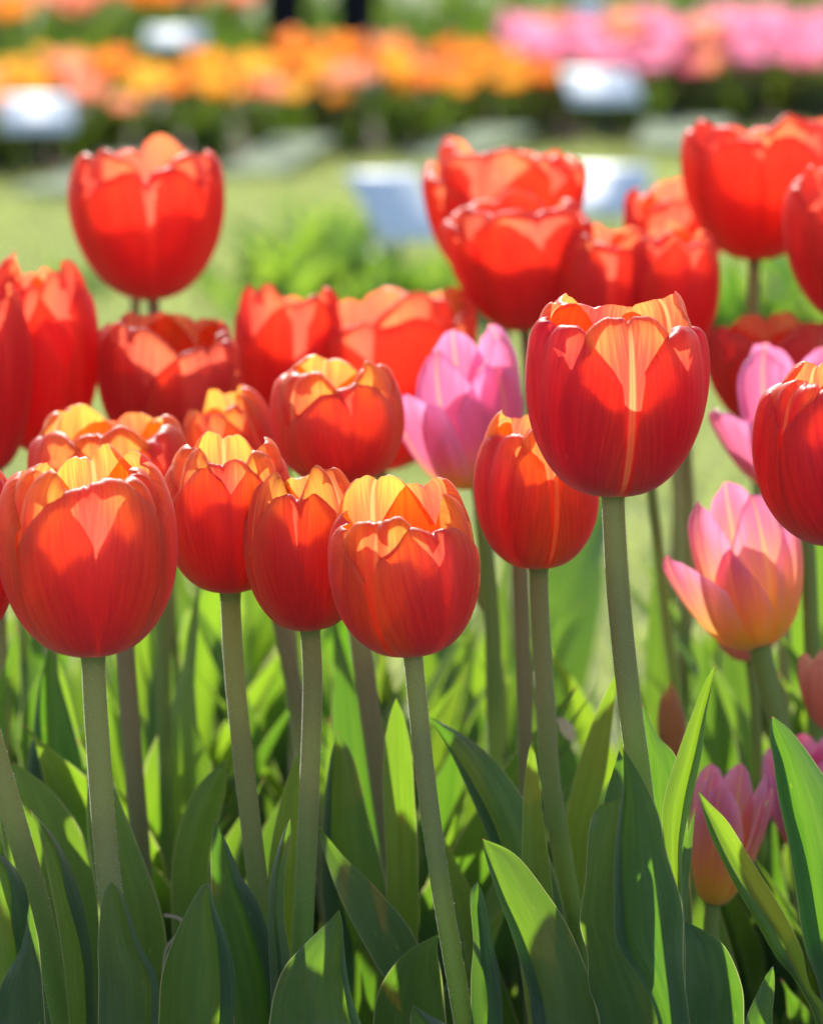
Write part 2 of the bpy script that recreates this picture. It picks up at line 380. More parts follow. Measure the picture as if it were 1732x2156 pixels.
def blossom_specs(phase, seed, **kw):
    rr = random.Random(seed); S = []
    for k in range(3):                    # inner three first
        S.append(dict(ang=phase + 60 + 120 * k + rr.uniform(-5, 5), outer=False, ln=rr.uniform(.95, 1.07), half=rr.uniform(56, 63), lean=rr.uniform(-1, 1)))
    for k in range(3):
        S.append(dict(ang=phase + 120 * k + rr.uniform(-6, 6), outer=True, ln=rr.uniform(.90, 1.03), half=rr.uniform(60, 67), lean=rr.uniform(0, 2)))
    for i, s in enumerate(S):
        s['seed'] = seed * 7 + i
        s['cleft'] = rr.choice((.0, .01, .02, .03)); s['corner'] = rr.uniform(.12, .24); s['wave'] = rr.uniform(.04, .08); s['curl'] = rr.uniform(.07, .13)
        for a, v in kw.items(): s[a] = v if a != 'foot' else v
    return S
HAIR = None
def hairs(P, rad, parent, name='hair', n=1500, v0=0.0):
    n = int(n * .75)
    k = rng.random(n); m = len(P) - 1
    i = np.clip((k * m).astype(int), 0, m - 1); f = (k * m - i)[:, None]
    c = P[i] * (1 - f) + P[i + 1] * f; T = P[i + 1] - P[i]; T /= np.linalg.norm(T, axis=1)[:, None]
    rd = np.interp(k * m, np.arange(m + 1), rad)[:, None]
    A = np.cross(T, np.array([0, 1, .05])); A /= np.linalg.norm(A, axis=1)[:, None]; B = np.cross(T, A)
    an = (rng.random(n) * 2 * np.pi)[:, None]; Nn = np.cos(an) * A + np.sin(an) * B; Tn = -np.sin(an) * A + np.cos(an) * B
    L = (.0004 + .0004 * rng.random(n))[:, None]; w_ = .00012
    b = c + Nn * rd * .99
    V = np.stack([b + Tn * w_, b - Tn * w_ * .5 + T * w_ * .87, b - Tn * w_ * .5 - T * w_ * .87, b + Nn * L], 1).reshape(-1, 3)
    j = np.arange(n) * 4
    F = np.concatenate([np.stack([j, j + 1, j + 3], -1), np.stack([j + 1, j + 2, j + 3], -1), np.stack([j + 2, j, j + 3], -1)]).tolist()
    o = part(name, V, F, M['hair'], parent, smooth=False); o['kind'] = 'stuff'
def stem_path(pts, Y, foot=None, n=44):
    """pts: picture points from flower base downwards at distance Y; carried on down to the soil"""
    W = [at(p[0], p[1], p[2] if len(p) > 2 else Y) for p in pts]
    d = (W[-1] - W[-2]); d = d / -d.z; h = W[-1].z
    k = 1.0
    W.append(W[-1] + Vector((d.x * h * .45, d.y * h * .45, -h * .5)))
    W.append(W[-2] + Vector((d.x * h * .65, d.y * h * .65, -h * 1.0 + .008)))
    return catmull([tuple(p) for p in W], n)
def tulip(label, base, Y, w_px, h_px, stem, stem_w, phase=0, seed=1, mat='pA', mati=None, smat='stem', rt=.72, over=None, res=1.0, hk=1.09,
          tilt=None, hair=False, kw=None, belly=1.0, extra=None, group=None, gen_leaves=0, twirl=0):
    s = sc_at(Y); Rr = w_px * s / 2 / (.965 * belly); H = hk * (h_px * s - 2 * Rr * rt * SP * .9) / CP
    P = stem_path([base] + stem, Y)
    foot = P[-1]
    root = empty('tulip', tuple(foot), label, 'tulip', group)
    n = len(P); r0 = stem_w * s / 2 * 1.08
    rad = r0 * (1 + .12 * np.linspace(0, 1, n)); rad[:2] *= (1.22, 1.08)
    V, F, uv = tube(P, rad, 14); uv[:, 1] = 1 - uv[:, 1]
    st = part('stem', V, F, M[smat], root, uv)
    if hair: hairs(P[:int(n * .78)], rad[:int(n * .78)], root, n=hair)
    ax = P[0] - P[2]; ax = ax / np.linalg.norm(ax)
    if tilt: ax = ax + np.array([tilt[0], tilt[1], 0])
    Fm = frame(ax); o0 = P[0] - np.array(Fm[2]) * r0 * .3
    S = blossom_specs(phase, seed, **(kw or {}))
    for i, sp in enumerate(S):
        if over and i in over: sp.update(over[i])
        V, F, uv = petal(Rr, H, rt, belly=belly, nu=int(33 * res) | 1, nv=int(38 * res), **sp)
        W = V @ Fm + o0
        mm = M[mati] if (mati and not sp['outer']) else M[mat]
        part('petal', W, F, mm, root, uv)
    return root, P

# leaves ----------------------------------------------------------
def traced_leaf(parent, rows, Y, tip, foot=None, fold=.35, yaw=0.0, mat='leaf', wave=.06, seed=1, bow=0.0, nu=13, nv=46, dY=0.0, flap=None):
    """rows: (xl, yl, xr, yr) of the two edges from low to high, then the tip point; a folded blade at distance Y
    fold>0: the keel points to the camera; yaw: right edge further away; dY: how much further back the tip is"""
    L = [tuple(at(r[0], r[1], Y)) for r in rows]; Q = [tuple(at(r[2], r[3], Y)) for r in rows]
    tp = at(tip[0], tip[1], Y)
    if foot is None: foot = parent.location
    f = Vector(foot); m0 = (Vector(L[0]) + Vector(Q[0])) / 2; hw = (Vector(Q[0]) - Vector(L[0])) / 2
    g = Vector((f.x, f.y - .004, .01)); mid = m0 * .5 + g * .5; mid.x = m0.x * .6 + g.x * .4
    L = [tuple(g - hw * .35), tuple(mid - hw * .85)] + L + [tuple(tp)]; Q = [tuple(g + hw * .35), tuple(mid + hw * .85)] + Q + [tuple(tp)]
    a = catmull(L, nv); b = catmull(Q, nv)
    U = np.linspace(-1, 1, nu)[None, :, None]; v = np.linspace(0, 1, nv)[:, None, None]
    c = (a + b)[:, None, :] / 2; h = (b - a)[:, None, :] / 2
    V = c + h * U
    wd = np.linalg.norm(h, axis=2, keepdims=True)
    y = fold * wd * (np.abs(U) ** 1.2) + yaw * wd * U
    y = y + wave * .02 * (n1(v[..., 0] * 6, seed)[..., None] * U * np.abs(U) + .6 * n1(v[..., 0] * 3, seed + 2)[..., None])
    y = y + bow * np.sin(np.pi * v) + dY * v ** 2
    V = V.copy(); V[..., 1] += y[..., 0]
    # keep the line of sight: slide along the viewing ray, so the depth change keeps the outline
    k = V[..., 1] / (V[..., 1] - y[..., 0]); V[..., 0] *= k; V[..., 2] = CAM_Z + (V[..., 2] - CAM_Z) * k
    V[:3, :, 2] = np.maximum(V[:3, :, 2], .005)
    uv = np.stack([np.broadcast_to((U[..., 0] + 1) / 2, (nv, nu)), np.broadcast_to(v[..., 0], (nv, nu))], -1).reshape(-1, 2)
    V = V.reshape(-1, 3); F = grid_faces(nu, nv)
    if flap:                               # an edge turned over towards the viewer, a second layer a few mm in front
        side, fw = flap; G = V.reshape(nv, nu, 3); k = 6; t = np.linspace(0, 1, k)[None, :, None]
        e = G[:, 0 if side < 0 else -1][:, None, :]; o = G[:, -1 if side < 0 else 0][:, None, :]
        vv = np.linspace(0, 1, nv)[:, None, None]; wv = fw * np.sin(np.pi * np.clip(vv * 1.02, 0, 1)) ** .6 * (1 + .35 * n1(vv * 5, seed + 4))
        Q2 = e + (o - e) * wv * t; Q2[..., 1] -= (.0006 + .0045 * np.sin(np.pi * .5 * t[..., 0]) ** .6 * np.minimum(1, (1 - vv[..., 0]) * 6)) * (t[..., 0] > 0)
        # follow the blade's own depth below the flap
        Q2[..., 1] += (np.stack([np.interp((wv[i, 0, 0] * t[0, :, 0]), np.linspace(0, 1, nu), (G[i, :, 1] if side < 0 else G[i, ::-1, 1])) for i in range(nv)]) - (e + (o - e) * wv * t)[..., 1])
        u2 = np.stack([np.broadcast_to(t[..., 0] * .45 + (0 if side < 0 else .5), (nv, k)), np.broadcast_to(vv[..., 0], (nv, k))], -1).reshape(-1, 2)
        F = np.concatenate([F, grid_faces(k, nv, side > 0) + len(V)]); V = np.concatenate([V, Q2.reshape(-1, 3)]); uv = np.concatenate([uv, u2])
    return part('leaf', V, F, M[mat], parent, uv)

def leaf_geo(L=.26, W=.02, phi0=6, bend=25, fold=.35, twist=20, wave=.12, seed=1, nu=7, nv=16, shape=.8):
    """free-standing blade: rises from the origin, leaning towards -y"""
    v = np.linspace(0, 1, nv); ph = np.radians(phi0 + bend * v ** 1.6); ds = L / (nv - 1)
    y = -np.concatenate([[0], np.cumsum(np.sin(ph[1:]) * ds)]); z = np.concatenate([[0], np.cumsum(np.cos(ph[1:]) * ds)])
    wd = W * (.30 * (1 - v) ** 2 + np.sin(np.pi * np.clip(v, 0, 1) ** .72) ** shape) * (1 - v ** 8)
    U = np.linspace(-1, 1, nu)
    tw = np.radians(twist) * v
    nx = np.cos(tw); ny = np.sin(tw)
    X = U[None, :] * wd[:, None] * nx[:, None]
    off = -fold * wd[:, None] * np.abs(U[None, :]) ** 1.3 * -1
    Yo = y[:, None] + U[None, :] * wd[:, None] * ny[:, None] + off * np.cos(ph)[:, None]
    Z = z[:, None] + off * np.sin(ph)[:, None]
    wv = wave * wd[:, None] * n1(v * 7, seed)[:, None] * U[None, :] * np.abs(U[None, :]) * 2; Yo = Yo + wv
    uv = np.stack([np.broadcast_to((U[None, :] + 1) / 2, X.shape), np.broadcast_to(v[:, None], X.shape)], -1).reshape(-1, 2)
    return np.stack([X, Yo, Z], -1).reshape(-1, 3), grid_faces(nu, nv), uv
LEAFLIB = {}
for mt in ('leaf', 'leafY', 'dull', 'weed'):
    LEAFLIB[mt] = []
    for i in range(8):
        rr = random.Random(i * 3 + 5)
        V, F, uv = leaf_geo(1.0, rr.uniform(.050, .095), rr.uniform(2, 12), rr.uniform(0, 34), rr.uniform(.2, .6), rr.uniform(-50, 50), rr.uniform(.1, .4), i + 1)
        LEAFLIB[mt].append(mesh('leaf', V, F, M[mt], uv))
def lib_leaf(parent, mt, length, az, i=None, loc=(0, 0, 0), wide=1.0, name='leaf'):
    me = random.choice(LEAFLIB[mt]) if i is None else LEAFLIB[mt][i]
    o = link(name, me, parent, loc); o.rotation_euler = (0, 0, az); o.scale = (length * wide, length * wide, length); return o

# ---- the sharp tulips in front
TL = {}
def T(key, *a, **k): TL[key] = tulip(*a, **k)
T('T1', 'large orange-red tulip, leftmost whole bloom of the front row, yellow right edge', (195, 1368), 1.45, 362, 421,
  [(203, 1520), (222, 1780), (240, 1960), (252, 2156)], 46, phase=8, seed=3, mati='pAi', rt=.74, hair=1700, belly=1.02,
  over={4: dict(ang=118, ln=1.0, half=62), 3: dict(ang=8, ln=.955, half=62, cleft=.02, corner=.2), 2: dict(ang=-52, ln=1.0), 0: dict(ang=70, ln=.97), 5: dict(ang=-112, ln=.97), 1: dict(ang=178, ln=1.03)})
T('T2', 'orange-red tulip second from the left of the front row, short cup with a yellow crown', (484, 1237), 1.57, 262, 318,
  [(492, 1400), (512, 1600), (540, 1840), (566, 2050)], 39, phase=2, seed=5, mati='pAi', rt=.80, hair=1200,
  over={3: dict(ang=0, ln=.955, half=62, cleft=.02, corner=.25)})
T('T3', 'orange-red tulip half hidden behind its right neighbour in the middle of the front row', (652, 1317), 1.54, 250, 332,
  [(658, 1440), (652, 1640), (645, 1800), (636, 2000)], 38, phase=-6, seed=8, mati='pAi', rt=.70, hair=1200,
  over={3: dict(ang=-4, ln=.95, half=64, cleft=.025, corner=.25)})
T('T4', 'sharpest orange-red tulip at the centre front, open at the top with a notched front petal', (868, 1370), 1.47, 300, 366,
  [(876, 1450), (897, 1650), (930, 1880), (976, 2156)], 37, phase=32, seed=12, mati='pAi', rt=.80, hair=1700,
  over={3: dict(ang=34, ln=.82, half=60, cleft=.03), 5: dict(ang=-84, ln=.86, half=52, lean=1), 4: dict(ang=150, ln=1.0), 2: dict(ang=-22, ln=.90, half=56), 0: dict(ang=98, ln=.93, half=52), 1: dict(ang=205, ln=1.06, half=60)})
T('T5', 'slim orange-red tulip overlapped by the tall dark red one to its right', (1133, 1187), 1.60, 262, 325,
  [(1136, 1300), (1148, 1480), (1160, 1660), (1200, 1900)], 37, phase=-42, seed=15, mati='pAi', rt=.66, hair=1100,
  over={3: dict(ang=-52, ln=.93, half=62), 4: dict(ang=86, ln=.97), 0: dict(ang=18, ln=.99, half=52), 2: dict(ang=-110, ln=1.0)})
T('T6', 'tallest deep red tulip in focus right of centre, with a pale rib down its front', (1290, 1033), 1.50, 346, 405,
  [(1293, 1120), (1304, 1280), (1325, 1480), (1346, 1640), (1372, 1880)], 44, phase=-52, seed=21, mat='pD', mati='pDi', rt=.92, hair=1300, tilt=(.03, 0), belly=1.0,
  over={3: dict(ang=-56, ln=1.0, half=60, corner=.22), 4: dict(ang=76, ln=.97, half=62, corner=.22), 0: dict(ang=10, ln=1.03, half=56, cleft=.03, corner=.2), 1: dict(ang=134, ln=1.05), 2: dict(ang=-118, ln=1.06), 5: dict(ang=190, ln=1.02)})
T('T7', 'big dark red tulip cut off by the right edge of the picture', (1785, 1135), 1.50, 355, 378,
  [(1800, 1300), (1815, 1500), (1830, 1800)], 44, phase=10, seed=25, mat='pD', mati='pDi', rt=.62, hair=False,
  over={3: dict(ang=4, ln=.93, half=60)})
T('T0', 'dark red tulip cut off by the left edge of the picture', (-80, 1338), 1.50, 262, 372,
  [(-52, 1430), (-18, 1560), (40, 1760), (84, 1920), (134, 2156)], 45, phase=40, seed=27, mat='pD', mati='pDi', rt=.85, hair=1600, tilt=(.22, 0))
T('T8', 'orange-red tulip just behind the large left one, only its ruffled rim showing', (250, 1195), 1.72, 318, 352,
  [(262, 1350), (280, 1600), (300, 1840)], 37, phase=-60, seed=31, mati='pAi', rt=.86, res=.8, smat='stemR',
  over={0: dict(ang=-2, ln=.97, half=56)})
T('T9', 'slightly blurred orange-red tulip in the centre with curled yellow tips', (722, 1010), 1.72, 272, 262,
  [(735, 1180), (762, 1380), (800, 1650), (840, 1930)], 40, phase=14, seed=33, mati='pAi', rt=.76, res=.8, smat='stemR',
  over={3: dict(ang=8, ln=.90, half=58)})
T('T10', 'small orange-red tulip peeping out left of the centre one', (540, 1120), 1.80, 205, 300,
  [(575, 1240), (610, 1400), (640, 1580)], 34, phase=-20, seed=37, mati='pAi', rt=.66, res=.8, smat='stemR')

# ---- the blurred scarlet tulips behind
def TB(label, base, Y, w_px, h_px, stem=None, seed=1, phase=0, rt=.86, stem_w=26, **k):
    k['kw'] = dict(dict(foot=.80, curl=.10, corner=.13), **k.get('kw', {}))
    stem = stem or [(base[0] + random.uniform(-4, 14), base[1] + 160), (base[0] + random.uniform(0, 30), base[1] + 420), (base[0] + random.uniform(0, 40), base[1] + 650)]
    T('B%d' % seed, label, base, Y, w_px, h_px, stem, stem_w, phase=phase, seed=seed + 100, mat='pB', smat='stemR', rt=rt, res=.62, hk=1.17, **k)
TB('blurred scarlet tulip standing alone at upper left', (322, 626), 2.10, 300, 312, [(326, 690), (336, 850), (350, 1100)], 1, 10, .90, 22, kw=dict(cleft=.07))
TB('scarlet tulip hidden behind the lone upper left one, its thin stem showing beside', (286, 600), 2.20, 230, 240, [(284, 690), (288, 850), (298, 1100)], 2, 60, .9, 20)
TB('big blurred scarlet tulip at the left edge, rounded top', (92, 950), 1.92, 238, 365, None, 3, -20, .66, belly=1.0)
TB('scarlet tulip cut off by the left edge, lower than the rounded one', (-12, 985), 1.88, 170, 335, None, 4, 30, .7)
TB('blurred scarlet tulip with two spread petals, between the left edge and the centre cluster', (350, 975), 1.92, 262, 300, [(348, 1150), (345, 1400), (345, 1700)], 5, 35, .95, 26, kw=dict(curl=.10),
   over={2: dict(ang=-35, lean=3), 3: dict(ang=42, lean=4)})
TB('left tulip of the blurred scarlet cluster above the centre', (600, 930), 2.02, 210, 302, None, 6, 15, .9)
TB('widest scarlet tulip of the cluster above the centre, flaring upward', (800, 985), 2.05, 335, 372, None, 7, 5, 1.04, belly=.97,
   over={3: dict(lean=2), 4: dict(lean=7, ang=100), 5: dict(lean=4, ang=-90)})
TB('large blurred scarlet tulip with wide open petals beside the blue sign', (1062, 610), 2.20, 262, 305, None, 8, -30, 1.04, belly=.92,
   over={5: dict(lean=7, ang=-80), 0: dict(lean=1, ang=38, point=.3, ln=1.04), 4: dict(ang=95, lean=1)})
TB('scarlet tulip overlapping the wide open one, its base lowest of that pair', (1105, 692), 2.08, 250, 270, [(1112, 800), (1118, 1000), (1122, 1200)], 9, 22, 1.0, 20, belly=.95,
   over={4: dict(lean=4, ang=100)})
TB('rounded scarlet tulip in the blurred group left behind the tall sharp one', (1272, 735), 2.06, 212, 250, None, 10, 0, .84)
TB('scarlet tulip at the right of the blurred group, just above the tall sharp one', (1432, 745), 2.04, 180, 252, None, 11, 20, .82)
TB('orange-scarlet tulip with one pointed petal in front of the white sign', (1412, 640), 2.25, 190, 240, None, 12, 0, .9, over={2: dict(ang=-75, point=.8, lean=3, ln=1.06), 0: dict(ln=.9)})
TB('tall blurred scarlet tulip with a thin red stem at upper right', (1588, 542), 2.15, 282, 288, [(1586, 620), (1584, 690), (1590, 900), (1600, 1200)], 13, 3, .96, 24, kw=dict(cleft=.03))
TB('scarlet tulip in the upper right corner behind its taller neighbour', (1760, 470), 2.25, 200, 225, None, 14, 25, .95)
TB('narrow scarlet tulip cut off by the right edge below the corner', (1780, 665), 2.02, 230, 290, None, 15, 20, .8)
TB('blurred scarlet tulip low at the right behind the pink petals', (1630, 900), 2.00, 250, 232, None, 16, 0, .95, kw=dict(cleft=.05))

# ---- pink tulips
PK = dict(mat='pP', smat='stemG', kw=dict(point=.32, cleft=0, crease=.03, wave=.06, curl=.06, half=54), res=.85)
def TP(key, label, base, Y, w_px, h_px, stem, seed, phase, over=None, rt=.85, stem_w=30, belly=.95, **k):
    d = dict(PK); d.update(k); T(key, label, base, Y, w_px, h_px, stem, stem_w, phase=phase, seed=seed, over=over, rt=rt, belly=belly, **d)
TP('P1', 'blurred pink tulip left of the tallest red one, one petal folding outward', (1005, 1015), 1.84, 215, 325, [(1018, 1120), (1035, 1300), (1040, 1500)], 51, 10,
   {5: dict(ang=-58, lean=14, reflex=.22, ln=.84, half=58, point=.15), 3: dict(ang=40, ln=.86), 2: dict(ang=-30, ln=.95), 0: dict(ln=1.0), 4: dict(ln=1.02)}, rt=.85)
TP('P2', 'pink tulip with a yellow base and one petal bent far out to the left', (1598, 1350), 1.72, 205, 345, [(1612, 1420), (1650, 1560), (1690, 1720)], 53, 0,
   {5: dict(ang=-64, lean=15, reflex=.25, ln=.84, half=54), 3: dict(ang=-22, ln=.72, half=44, point=.8), 4: dict(ang=80, ln=.86, lean=3), 0: dict(ang=22, ln=.98, half=50, point=.25), 2: dict(ang=-60, ln=.98, point=.3), 1: dict(ln=1.0)}, rt=.82, stem_w=42, mat='pR')
TP('P2b', 'peach tulip mostly hidden behind the pink one with the bent petal', (1578, 1385), 1.86, 170, 300, [(1590, 1500), (1600, 1700)], 54, 40, rt=.8, stem_w=20, mat='pS')
TP('P3', 'pink tulip at the right edge between red blooms, a petal hanging out left', (1690, 1020), 1.86, 240, 305, [(1700, 1150), (1710, 1400)], 55, 20,
   {5: dict(ang=-66, lean=14, reflex=.2, ln=.86, half=50)}, rt=.9)
TP('P4', 'short coral pink tulip low between the leaves, two pointed petal tips', (1502, 1898), 1.66, 128, 300, [(1496, 1960), (1500, 2100)], 57, -30,
   {0: dict(ang=66, lean=6, ln=.95, half=32, point=.9), 3: dict(ang=-20, ln=.93), 2: dict(ang=-40, ln=1.0, point=.3)}, rt=1.05, stem_w=30, mat='pR')
TP('P5', 'pale pink tulip half hidden behind the large leaf at the right edge', (1735, 1800), 1.78, 200, 260, [(1745, 1900), (1750, 2050)], 59, 15, rt=.85)
TP('P6', 'peach tulip just entering at the right edge above the large leaf', (1775, 1540), 1.74, 145, 185, [(1785, 1650), (1790, 1800)], 61, 15, rt=.8, mat='pS')

# ---- buds
def bud(label, base, Y, w_px, h_px, stem, mat, seed, smat='stemG', sw=16):
    s = sc_at(Y); P = stem_path([base] + stem, Y); root = empty('tulip_bud', tuple(P[-1]), label, 'tulip bud')
    V, F, uv = tube(P, sw * s / 2, 10); uv[:, 1] = 1 - uv[:, 1]; part('stem', V, F, M[smat], root, uv)
    Rr = w_px * s / 2; H = h_px * s
    Fm = frame(P[0] - P[2])
    for k in range(3):
        V, F, uv = petal(Rr, H, .03, 20 + 120 * k, half=66, point=.3, cleft=0, curl=0, crease=0, wave=.02, seed=seed + k, nu=13, nv=18, corner=.0)
        part('petal', V @ Fm + P[0], F, M[mat], root, uv)
bud('closed tan tulip bud among the leaves below the tall red tulip', (1418, 1600), 1.80, 72, 178, [(1424, 1700), (1430, 1850)], 'budT', 71)
bud('closed olive green bud beside the sharp centre tulip', (1022, 1285), 1.95, 52, 140, [(1030, 1330), (1058, 1440), (1062, 1600)], 'bud', 75)

# ---- thin extra stems whose flowers stand hidden behind the front blooms
def hidden(label, pts, Y, sw, mat='stemG', seed=1, w=150, h=180, pm='pB'):
    T('H%d' % seed, label, pts[0], Y, w, h, pts[1:], sw, phase=seed * 31, seed=200 + seed, mat=pm, smat=mat, rt=.8, res=.5)
hidden('thin stemmed red tulip hidden behind the two leftmost blooms', [(48, 1180), (48, 1330), (54, 1560)], 1.95, 15, 'stemG', 1, 120, 150)
hidden('red tulip hidden behind the slim one, brown stem beside its stem', [(1092, 1140), (1095, 1250), (1104, 1500), (1110, 1750)], 1.68, 28, 'stemR', 2, 150, 190, 'pA')
hidden('red tulip hidden behind the tallest one, thin olive stem leaning right', [(1362, 960), (1385, 1150), (1405, 1330), (1430, 1500)], 1.92, 20, 'stemG', 3, 170, 200)
hidden('red tulip hidden behind the large left one, olive stem just right of it', [(338, 1130), (343, 1300), (345, 1500), (350, 1700)], 1.82, 25, 'stemG', 4, 130, 190)

# ------------------------------------------------------------------ traced front leaves
def leaf_on(key, *a, **k): return traced_leaf(TL[key][0], *a, **k)
leaf_on('T0', [(150, 2250, 205, 2250), (146, 2156, 199, 2156), (133, 2022, 194, 2022), (115, 1910, 176, 1910), (100, 1835, 152, 1835), (86, 1770, 116, 1765)], 1.47, (63, 1704), yaw=.9, fold=.3, seed=1, flap=(1, 0.35))
leaf_on('T1', [(205, 2250, 335, 2250), (206, 2156, 333, 2156), (207, 2060, 331, 2060), (206, 1985, 293, 1985), (213, 1905, 270, 1915), (222, 1873, 254, 1876)], 1.42, (236, 1856), fold=.45, seed=2, flap=(1, 0.12))
leaf_on('T1', [(325, 2250, 480, 2250), (333, 2156, 490, 2156), (339, 2060, 494, 2060), (362, 1985, 480, 1985), (395, 1915, 452, 1905), (420, 1872, 443, 1868)], 1.44, (435, 1860), fold=.3, yaw=-.2, seed=3, flap=(1, 0.16))
leaf_on('T2', [(500, 2250, 610, 2250), (492, 2156, 600, 2156), (478, 2060, 585, 2040), (449, 1910, 546, 1910), (444, 1835, 508, 1845), (446, 1770, 482, 1785)], 1.52, (452, 1723), fold=.5, seed=4, flap=(1, 0.30))
leaf_on('T3', [(572, 2250, 640, 2250), (570, 2100, 622, 2120), (565, 1990, 612, 2020), (565, 1910, 598, 1930), (573, 1830, 600, 1840), (592, 1765, 612, 1780)], 1.50, (611, 1723), fold=.9, yaw=.5, seed=5, flap=(-1, 0.55))
leaf_on('T3', [(560, 2100, 640, 2100), (560, 1950, 634, 1950), (563, 1850, 640, 1850), (572, 1770, 645, 1770), (590, 1690, 640, 1690), (610, 1625, 640, 1630)], 1.58, (636, 1570), fold=.2, yaw=-.3, mat='leafY', seed=6)
leaf_on('T3', [(555, 2250, 800, 2250), (566, 2156, 760, 2156), (577, 2090, 738, 2090), (600, 2035, 728, 2030), (645, 1985, 724, 1985), (690, 1942, 721, 1945)], 1.43, (714, 1916), fold=.25, yaw=-.2, seed=7, flap=(1, 0.10))
leaf_on('T4', [(985, 2250, 1062, 2250), (990, 2156, 1059, 2156), (991, 2060, 1052, 2060), (996, 1985, 1037, 1985), (990, 1910, 1026, 1920), (992, 1875, 1016, 1880)], 1.45, (1004, 1857), fold=1.2, seed=8, flap=(1, 0.62))
leaf_on('T4', [(868, 2260, 985, 2260), (866, 2200, 960, 2200), (864, 2156, 940, 2160), (864, 2135, 906, 2140)], 1.40, (870, 2117), fold=.4, yaw=.3, seed=9, flap=(1, 0.30))
leaf_on('T6', [(1150, 2330, 1300, 2300), (1120, 2156, 1262, 2156), (1110, 2080, 1240, 2060), (1076, 1966, 1200, 1960), (1045, 1880, 1150, 1880), (1022, 1805, 1085, 1800)], 1.45, (1015, 1766), fold=.25, yaw=.5, wave=.12, seed=10, flap=(-1, 0.22))
leaf_on('T6', [(1400, 2330, 1470, 2330), (1385, 2156, 1452, 2156), (1345, 2060, 1440, 2060), (1298, 1985, 1439, 1985), (1292, 1905, 1436, 1905), (1293, 1800, 1404, 1800), (1302, 1715, 1386, 1715), (1312, 1640, 1352, 1640)], 1.42, (1311, 1573), fold=.3, yaw=.15, wave=.1, seed=11, flap=(-1, 0.14))
leaf_on('T6', [(1270, 2330, 1420, 2330), (1262, 2156, 1392, 2156), (1239, 2080, 1370, 2080), (1236, 2010, 1330, 2010), (1220, 1940, 1310, 1940), (1232, 1850, 1306, 1850), (1238, 1760, 1312, 1760), (1250, 1710, 1318, 1690)], 1.45, (1272, 1690), fold=.2, yaw=-.2, wave=.12, seed=12, mat='leaf')
leaf_on('T6', [(1240, 1960, 1330, 1960), (1248, 1850, 1330, 1850), (1262, 1740, 1330, 1740), (1272, 1680, 1328, 1680), (1288, 1630, 1322, 1625)], 1.48, (1303, 1580), fold=.2, yaw=-.8, seed=13)
leaf_on('T7', [(1400, 2100, 1452, 2100), (1404, 1900, 1440, 1900), (1396, 1770, 1436, 1790), (1396, 1690, 1452, 1700), (1425, 1590, 1476, 1590), (1456, 1505, 1487, 1500), (1482, 1440, 1498, 1440)], 1.47, (1506, 1400), foot=(.13, 1.50, 0), fold=.9, yaw=.3, seed=14, mat='leafY', flap=(1, 0.38))
leaf_on('T6', [(1352, 2000, 1460, 2000), (1352, 1850, 1452, 1850), (1352, 1720, 1445, 1720), (1350, 1620, 1425, 1600), (1350, 1545, 1385, 1550)], 1.56, (1352, 1482), fold=.3, yaw=.3, seed=15)
leaf_on('T6', [(1425, 2150, 1462, 2150), (1424, 2000, 1450, 2000), (1424, 1900, 1446, 1900), (1430, 1820, 1455, 1800)], 1.50, (1463, 1700), fold=.5, yaw=1, seed=16)
leaf_on('T7', [(1725, 2200, 1760, 2180), (1681, 2079, 1706, 2079), (1636, 2020, 1685, 1995), (1590, 1940, 1640, 1905), (1545, 1862, 1590, 1826), (1497, 1765, 1535, 1735), (1480, 1710, 1497, 1695)], 1.52, (1468, 1663), foot=(.21, 1.54, 0), fold=-.6, yaw=.4, seed=17, mat='leafY', flap=(-1, 0.42))
leaf_on('T7', [(1740, 2250, 1850, 2250), (1726, 2090, 1835, 2090), (1692, 1985, 1812, 1985), (1664, 1800, 1790, 1800), (1640, 1690, 1766, 1690), (1627, 1600, 1718, 1610), (1620, 1545, 1665, 1540)], 1.44, (1625, 1508), foot=(.2, 1.46, 0), fold=.45, yaw=.25, wave=.12, seed=18, flap=(-1, 0.30))
leaf_on('T6', [(1440, 2250, 1570, 2250), (1440, 2156, 1566, 2156), (1441, 2080, 1562, 2080), (1441, 2000, 1530, 2000), (1441, 1960, 1490, 1965)], 1.46, (1442, 1940), fold=-.2, yaw=.4, seed=19)
leaf_on('T7', [(1560, 2250, 1650, 2250), (1568, 2156, 1626, 2156), (1592, 2095, 1629, 2100), (1612, 2055, 1630, 2060)], 1.43, (1627, 2034), foot=(.14, 1.43, 0), fold=.5, yaw=-.4, seed=20)
# left edge pair
leaf_on('T0', [(-60, 2250, 62, 2250), (-50, 2156, 50, 2156), (-30, 2060, 66, 1990), (-30, 1960, 62, 1915), (-35, 1880, 50, 1860), (-40, 1820, 20, 1815)], 1.46, (-30, 1778), fold=.25, yaw=.3, seed=21, flap=(1, 0.30))
leaf_on('T0', [(-70, 2250, 100, 2250), (-20, 2156, 96, 2156), (0, 2080, 90, 2080), (20, 2040, 82, 1990), (46, 1990, 74, 1950)], 1.44, (62, 1900), fold=.3, yaw=-.4, seed=22)
